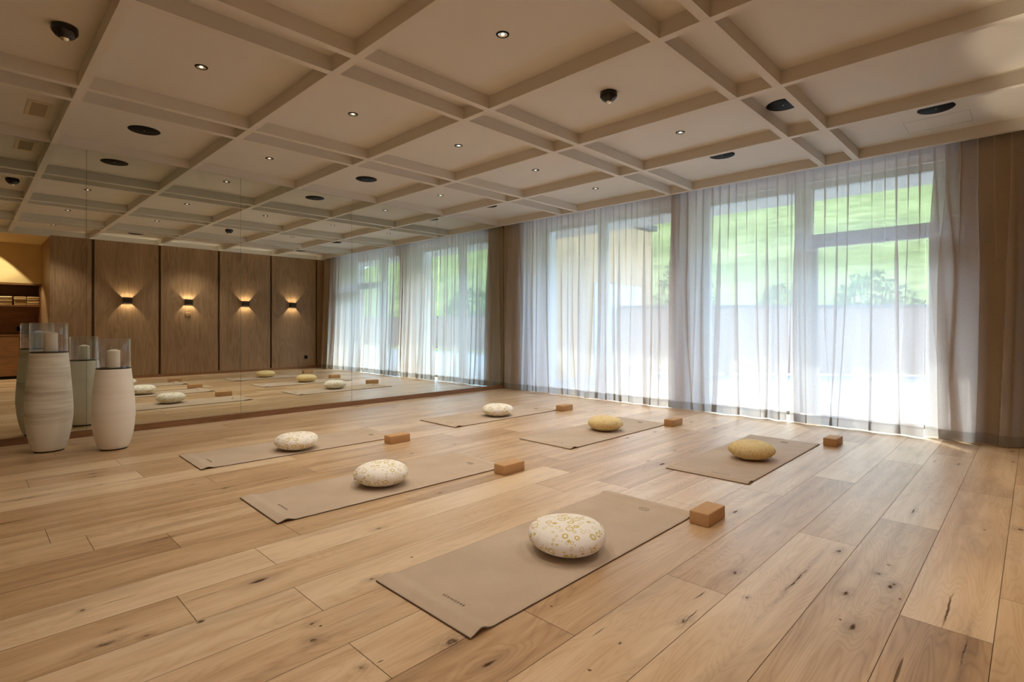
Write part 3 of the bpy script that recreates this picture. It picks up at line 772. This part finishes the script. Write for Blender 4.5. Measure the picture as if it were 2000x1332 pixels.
# ================================================================== CORK BLOCKS
BL = [(2.789, 1.253, 0.0, 'brown cork yoga block beside the far corner of the nearest mat'),
      (2.735, 2.745, 0.0, 'brown cork yoga block at the far end of the middle mat in the left column'),
      (2.735, 4.215, 0.0, 'brown cork yoga block at the far end of the mat nearest the lanterns'),
      (5.30, 4.28, 0.0, 'brown cork yoga block at the end of the farthest mat by the corner'),
      (5.32, 2.78, 0.0, 'brown cork yoga block at the window end of the middle right hand mat'),
      (5.44, 1.27, 0.0, 'brown cork yoga block at the window end of the right hand mat')]
PXB = {2: (750, 853.5, 799), 3: (1076, 800, 1110), 4: (1291, 826, 1327), 5: (1602, 872, 1642)}
c_, s_ = math.cos(YAW), math.sin(YAW)
blk = MB().rbox(0, 0.215, 0, 0.110, 0, 0.072, 0.006, 3)
first = blk.build('yoga_block', M['cork'])
for i, (x, y, a, lb) in enumerate(BL):
    o = first if i == 0 else first.copy()
    if i: COL.objects.link(o)
    o.location = (x, y, 0.0002); o.rotation_euler = (0, 0, a)
    tag(o, lb, 'yoga block', 'cork yoga blocks, one per mat')

# ================================================================== FLOOR LANTERNS
def spline(pts, n=10):
    out = []
    for i in range(len(pts) - 1):
        p0 = pts[max(i - 1, 0)]; p1 = pts[i]; p2 = pts[i + 1]; p3 = pts[min(i + 2, len(pts) - 1)]
        for k in range(n):
            t = k / n
            out.append(tuple(0.5 * ((2 * p1[a]) + (-p0[a] + p2[a]) * t + (2 * p0[a] - 5 * p1[a] + 4 * p2[a] - p3[a]) * t * t + (-p0[a] + 3 * p1[a] - 3 * p2[a] + p3[a]) * t ** 3) for a in (0, 1)))
    out.append(pts[-1]); return out
def lantern(x, y, prof, mat, gr, gz0, gz1, cr, cz1, coff, label, cl_label):
    root = empty('floor_lantern', (x, y, 0), label, 'lantern', 'pair of stoneware candle lanterns')
    MB().lathe([(prof[0][0] - 0.004, 0.0), (prof[0][0] - 0.004, 0.012)], 64).build('base_ring', M['bronze'], root)
    P = [(r_, z_ + 0.012) for r_, z_ in spline(prof, 12)]
    top = P[-1]
    P += [(top[0] - 0.004, top[1] + 0.005), (top[0] - 0.016, top[1] + 0.005), (top[0] - 0.018, top[1] - 0.05)]
    smooth_sharp(MB().lathe(P, 96, cap1=False).build('stoneware_body', mat, root), 50)
    zt = top[1] + 0.005
    MB().lathe([(gr - 0.001, zt - 0.004), (gr + 0.001, zt), (gr + 0.001, zt + 0.006), (gr - 0.004, zt + 0.008), (0.001, zt + 0.008)], 64).build('candle_plate', M['bronze'], root)
    G = [(gr - 0.0035, zt + 0.0085), (gr, zt + 0.0085), (gr, gz1 - 0.002), (gr - 0.0015, gz1), (gr - 0.0035, gz1 - 0.002), (gr - 0.0035, zt + 0.0085)]
    MB().lathe(G, 96, cap0=False, cap1=False).build('glass_cylinder', M['hurricane'], root)
    cd = empty('pillar_candle', (x + coff[0], y + coff[1], zt + 0.0085), cl_label, 'candle', 'ivory pillar candles inside the lanterns')
    h = cz1 - zt - 0.0085
    pr = [(cr - 0.002, 0), (cr, 0.003), (cr, h - 0.016), (cr - 0.0015, h - 0.0135), (cr - 0.006, h - 0.011), (cr * 0.5, h - 0.004), (0.006, h), (0.001, h)]
    smooth_sharp(MB().lathe(pr, 48).build('wax_body', M['wax'], cd), 30)
    MB().tube([(0, 0, h - 0.002), (0.001, 0, h + 0.008), (0.004, 0.001, h + 0.014)], 0.0012, 6).build('wick', M['wick'], cd)
lantern(0.532, 6.137, [(0.106, 0), (0.120, 0.03), (0.145, 0.13), (0.163, 0.27), (0.165, 0.36), (0.158, 0.50), (0.147, 0.65), (0.136, 0.78), (0.132, 0.835)],
        M['vase_r'], 0.129, 0.85, 1.108, 0.048, 1.035, (0.01, -0.01), 'tall ribbed off white stoneware floor lantern with glass top, standing left by the mirror', 'ivory pillar candle in the taller ribbed lantern')
lantern(0.939, 5.832, [(0.103, 0), (0.119, 0.03), (0.143, 0.12), (0.157, 0.24), (0.159, 0.33), (0.152, 0.46), (0.141, 0.58), (0.132, 0.66), (0.129, 0.690)],
        M['vase_s'], 0.126, 0.71, 0.968, 0.048, 0.878, (0.0, 0.0), 'shorter smooth cream stoneware floor lantern with glass top, right of the ribbed one', 'ivory pillar candle in the shorter smooth lantern')

# ================================================================== CEILING FITTINGS
def spot(parent_loc, e, col=(1, 0.92, 0.80), size=R(104), blend=0.6, r=0.022, rot=(0, 0, 0)):
    l = bpy.data.lights.new('lamp_light', 'SPOT'); l.energy = e; l.color = col; l.spot_size = size; l.spot_blend = blend; l.shadow_soft_size = r
    o = bpy.data.objects.new('lamp_light', l); COL.objects.link(o); o.location = parent_loc; o.rotation_euler = rot; return o
def downlight():
    root = empty('recessed_downlight', (0, 0, 0), 'x', 'ceiling light')
    smooth_sharp(MB().lathe([(0.029, -0.001), (0.030, -0.004), (0.040, -0.004), (0.042, 0.0)], 40, cap0=False, cap1=False).build('trim_ring', M['black'], root), 30)
    MB().lathe([(0.030, -0.003), (0.027, -0.0022), (0.018, -0.0012), (0.012, -0.0008)], 32, cap0=False, cap1=False).build('reflector', M['chrome'], root)
    MB().lathe([(0.013, -0.0008), (0.010, -0.0045), (0.0005, -0.006)], 24, cap0=False).build('bulb', M['bulb'], root)
    return root
def speaker():
    root = empty('ceiling_speaker', (0, 0, 0), 'x', 'speaker')
    MB().lathe([(0.126, 0.0), (0.128, -0.003), (0.124, -0.006), (0.0005, -0.007)], 56, cap0=False).build('grille_disc', M['black'], root)
    MB().lathe([(0.006, -0.0068), (0.005, -0.009), (0.0005, -0.0095)], 12, cap0=False).build('centre_stud', M['chrome'], root)
    return root
def detector():
    root = empty('ceiling_detector', (0, 0, 0), 'x', 'motion detector')
    smooth_sharp(MB().lathe([(0.060, 0.0), (0.066, -0.004), (0.068, -0.030), (0.064, -0.040), (0.046, -0.062), (0.026, -0.074)], 48, cap0=False).build('housing', M['gloss_black'], root), 30)
    MB().lathe([(0.024, -0.073), (0.021, -0.080), (0.011, -0.087), (0.0005, -0.089)], 32, cap0=False).build('lens', M['chrome'], root)
    return root
protos = {'D': downlight(), 'S': speaker(), 'T': detector()}
used = set()
rowname = {5.95: 'in the bays along the mirror', 4.17: 'in the second row of bays', 2.39: 'in the third row of bays', 1.51: 'between two close beams', 0.62: 'in the bays by the panelled wall'}
colname = {6: 'first from the curtains', 5: 'second from the curtains', 4: 'third from the curtains', 3: 'fourth from the curtains', 2: 'fifth from the curtains', 1: 'sixth from the curtains'}
kindname = {'D': 'small downlight', 'S': 'round black speaker', 'T': 'domed black detector'}
groups = {'D': 'recessed downlights in the coffered ceiling', 'S': 'black round speakers in the ceiling', 'T': 'black motion detectors on the ceiling'}
FIT = [('S', 1.19, 5.95, 2), ('D', 2.34, 5.97, 3), ('S', 3.51, 5.95, 4), ('D', 4.67, 5.95, 5), ('S', 5.57, 5.93, 6),
       ('T', 0.44, 4.24, 1), ('D', 1.18, 4.21, 2), ('D', 2.355, 4.21, 3), ('D', 3.51, 4.18, 4), ('D', 4.69, 4.19, 5), ('D', 5.87, 4.18, 6),
       ('D', 1.17, 2.38, 2), ('D', 2.366, 2.39, 3), ('T', 3.53, 2.39, 4), ('D', 4.73, 2.40, 5), ('S', 5.67, 2.40, 6),
       ('S', 4.73, 1.492, 5), ('D', 1.16, 0.60, 2), ('S', 2.40, 0.61, 3), ('D', 3.51, 0.64, 4), ('S', 5.70, 0.60, 6)]
for (k, x, y, cidx) in FIT:
    o = protos[k] if k not in used else copy_tree(protos[k]); used.add(k)
    o.location = (x, y, Z1)
    rk = min(rowname, key=lambda q: abs(q - y))
    tag(o, '%s %s, %s' % (kindname[k], rowname[rk], colname[cidx]), {'D': 'ceiling light', 'S': 'speaker', 'T': 'motion detector'}[k], groups[k])
    if k == 'D': spot((x, y, Z1 - 0.012), DOWNLIGHT_W)
# air grille
g = empty('air_vent', (0.452, 6.005, Z1), 'beige rectangular air vent with dark slats in the ceiling at far left', 'air vent')
fr_ = MB()
for (x0, x1, y0, y1) in ((-0.078, -0.052, -0.215, 0.215), (0.052, 0.078, -0.215, 0.215), (-0.052, 0.052, -0.215, -0.18), (-0.052, 0.052, 0.18, 0.215)): fr_.box(x0, x1, y0, y1, -0.006, 0)
fr_.build('frame', M['grille'], g)
MB().box(-0.052, 0.052, -0.18, 0.18, -0.0015, 0.0).build('backing', M['void'], g)
sl = MB()
for i in range(24):
    y = -0.176 + i * 0.015; sl.box(-0.052, 0.052, y, y + 0.0045, -0.005, -0.0015)
sl.build('slats', M['grille'], g)
# ceiling hatch
g = MB(); hx0, hx1, hy0, hy1, w_ = 5.93, 6.27, 0.40, 0.86, 0.002
g.box(hx0, hx1, hy0, hy0 + w_, Z1 - 0.0008, Z1).box(hx0, hx1, hy1 - w_, hy1, Z1 - 0.0008, Z1).box(hx0, hx0 + w_, hy0, hy1, Z1 - 0.0008, Z1).box(hx1 - w_, hx1, hy0, hy1, Z1 - 0.0008, Z1)
struct(g.build('trim_%d' % tn, M['taupe'])); tn += 1

# ================================================================== WALL LAMPS (seen in the mirror)
def sconce():
    root = empty('wall_lamp', (0, 0, 0), 'x', 'wall lamp')
    w, h, d, t_ = 0.072, 0.052, 0.092, 0.004
    f = MB().box(-w, -w + t_, 0.008, d, -h, h).box(w - t_, w, 0.008, d, -h, h).box(-w + t_, w - t_, d - t_, d, -h, h).box(-w + t_, w - t_, 0.004, 0.008, -h, h)
    f.build('shade', M['bronze'], root)
    MB().box(-0.04, 0.04, 0.0, 0.005, -0.04, 0.04).build('wall_plate', M['bronze'], root)
    MB().lathe([(0.0005, -0.007), (0.005, -0.004), (0.006, 0.0), (0.005, 0.004), (0.0005, 0.007)], 16, (0, 0.07, 0)).build('bulb', M['bulb'], root)
    return root
sp0 = sconce()
for i, (x, nm) in enumerate([(2.38, 'leftmost'), (3.49, 'second from left'), (4.68, 'third from left'), (5.80, 'rightmost')]):
    o = sp0 if i == 0 else copy_tree(sp0)
    o.location = (x, OY, 1.605)
    tag(o, 'lit cube wall lamp on the panelled wall, %s of four' % nm, 'wall lamp', 'cube wall lamps on the panelled wall')
    for sgn in (1, -1):
        l = bpy.data.lights.new('lamp_light', 'SPOT'); l.energy = 9.0; l.color = (1, 0.83, 0.58); l.shadow_soft_size = 0.004; l.spot_size = R(102); l.spot_blend = 0.25
        q = bpy.data.objects.new('lamp_light', l); COL.objects.link(q); q.location = (x, OY + 0.036, 1.605 - sgn * 0.016); q.rotation_euler = (R(212) if sgn > 0 else R(-32), 0, 0)
# sockets and touch panel
def plate(name, x, y, z, s, mat, label, cat):
    r_ = empty(name, (x, y, z), label, cat)
    MB().rbox(-s / 2, s / 2, 0, 0.009, -s / 2, s / 2, 0.002, 2).build('cover_plate', mat, r_)
    return r_
p = plate('wall_socket', 6.155, OY, 0.29, 0.085, M['black'], 'black wall socket low on the panelled wall near the curtain', 'socket')
MB().lathe([(0.022, 0), (0.022, 0.0015)], 24).build('socket_face', M['gloss_black'], p).rotation_euler = (R(-90), 0, 0)
p.children[-1].location = (0, 0.0085, 0)
p = plate('light_switch', 3.484, OY, 1.335, 0.10, M['panel'], 'wood coloured switch plate below the second wall lamp from the left', 'switch')
MB().box(-0.03, 0.03, 0.009, 0.011, -0.03, 0.03).build('rocker', M['panel'], p)

# ================================================================== STORAGE UNIT in the recess (seen in the mirror)
cx0, cx1 = -1.6, NX - 0.002
u = empty('storage_unit', ((cx0 + cx1) / 2, NY, 0), 'built in oak storage unit with open shelf and drawers at the left', 'cabinet')
ux = (cx0 + cx1) / 2
def ub(nm, mat, x0, x1, y0, y1, z0, z1): return MB().box(x0 - ux, x1 - ux, y0, y1, z0, z1).build(nm, mat, u)
ub('carcass', M['cabinet'], cx0, cx1, -0.49, -0.47, 0.0, 1.95)
ub('side_panel', M['cabinet'], cx1 - 0.02, cx1, -0.47, 0.0, 0.0, 1.95); ub('side_panel', M['cabinet'], cx0, cx0 + 0.02, -0.47, 0.0, 0.0, 1.95)
ub('top_panel', M['cabinet'], cx0, cx1, -0.47, 0.0, 1.93, 1.965)
ub('shelf', M['cabinet'], cx0 + 0.02, cx1 - 0.02, -0.46, -0.01, 1.485, 1.51)
ub('worktop', M['cabinet'], cx0, cx1, -0.46, 0.012, 0.885, 0.905)
ub('plinth', M['void'], cx0, cx1, -0.44, -0.03, 0.0, 0.06)
wd = 0.86; xr = 0.832
for (x0, x1) in ((xr, cx1 - 0.021), (xr - wd, xr - 0.004), (xr - 2 * wd, xr - wd - 0.004)):
    for (z0, z1) in ((0.065, 0.452), (0.458, 0.878)):
        d = ub('drawer', M['cabinet'], x0, x1 - 0.002, -0.4, 0.004, z0, z1)
        if x1 - x0 > 0.5 and z0 > 0.4:
            MB().box((x0 + x1) / 2 - ux - 0.1, (x0 + x1) / 2 - ux + 0.1, 0.004, 0.010, z1 - 0.035, z1 - 0.015).build('handle', M['black'], d)
p = plate('wall_socket', 0.86, NY - 0.47, 1.03, 0.085, M['black'], 'black wall socket inside the storage unit above its worktop', 'socket')
MB().lathe([(0.022, 0), (0.022, 0.0015)], 24).build('socket_face', M['gloss_black'], p).rotation_euler = (R(-90), 0, 0)
p.children[-1].location = (0, 0.0085, 0)
# folded towels
tw = MB().rbox(-0.1, 0.1, -0.14, 0.14, 0, 0.034, 0.014, 3)
tproto = None; rn = random.Random(5)
ordn = ['bottom', 'second', 'third', 'fourth', 'top']; stn = ['leftmost', 'second', 'third', 'rightmost']
for s_i, x in enumerate((0.42, 0.63, 0.845, 1.045)):
    for k in range(5):
        mat = M['towel'] if s_i < 2 and k > 2 else M['towel_dark']
        o = MB().rbox(-0.097, 0.097, -0.14, 0.14, 0, 0.036, 0.014, 3).build('folded_towel', mat)
        o.location = (x + rn.uniform(-.004, .004), NY - 0.17 + rn.uniform(-.01, .01), 1.5105 + k * 0.0362)
        tag(o, 'folded %s towel, %s in the %s stack on the shelf' % ('cream' if mat is M['towel'] else 'beige', ordn[k], stn[s_i]), 'towel', 'folded towels on the shelf')
spot((0.40, NY + 0.22, 2.77), 60, (1, 0.84, 0.58), R(84), 0.2)
spot((-0.6, NY + 0.75, 2.77), 50, (1, 0.82, 0.58), R(110), 0.5)
for i, (x, y, lb) in enumerate([(0.40, NY + 0.22, 'warm downlight in the recess ceiling nearer the storage unit'), (-0.6, NY + 0.75, 'warm downlight in the recess ceiling further left')]):
    o = copy_tree(protos['D']); o.location = (x, y, 2.785); tag(o, lb, 'ceiling light', groups['D'])
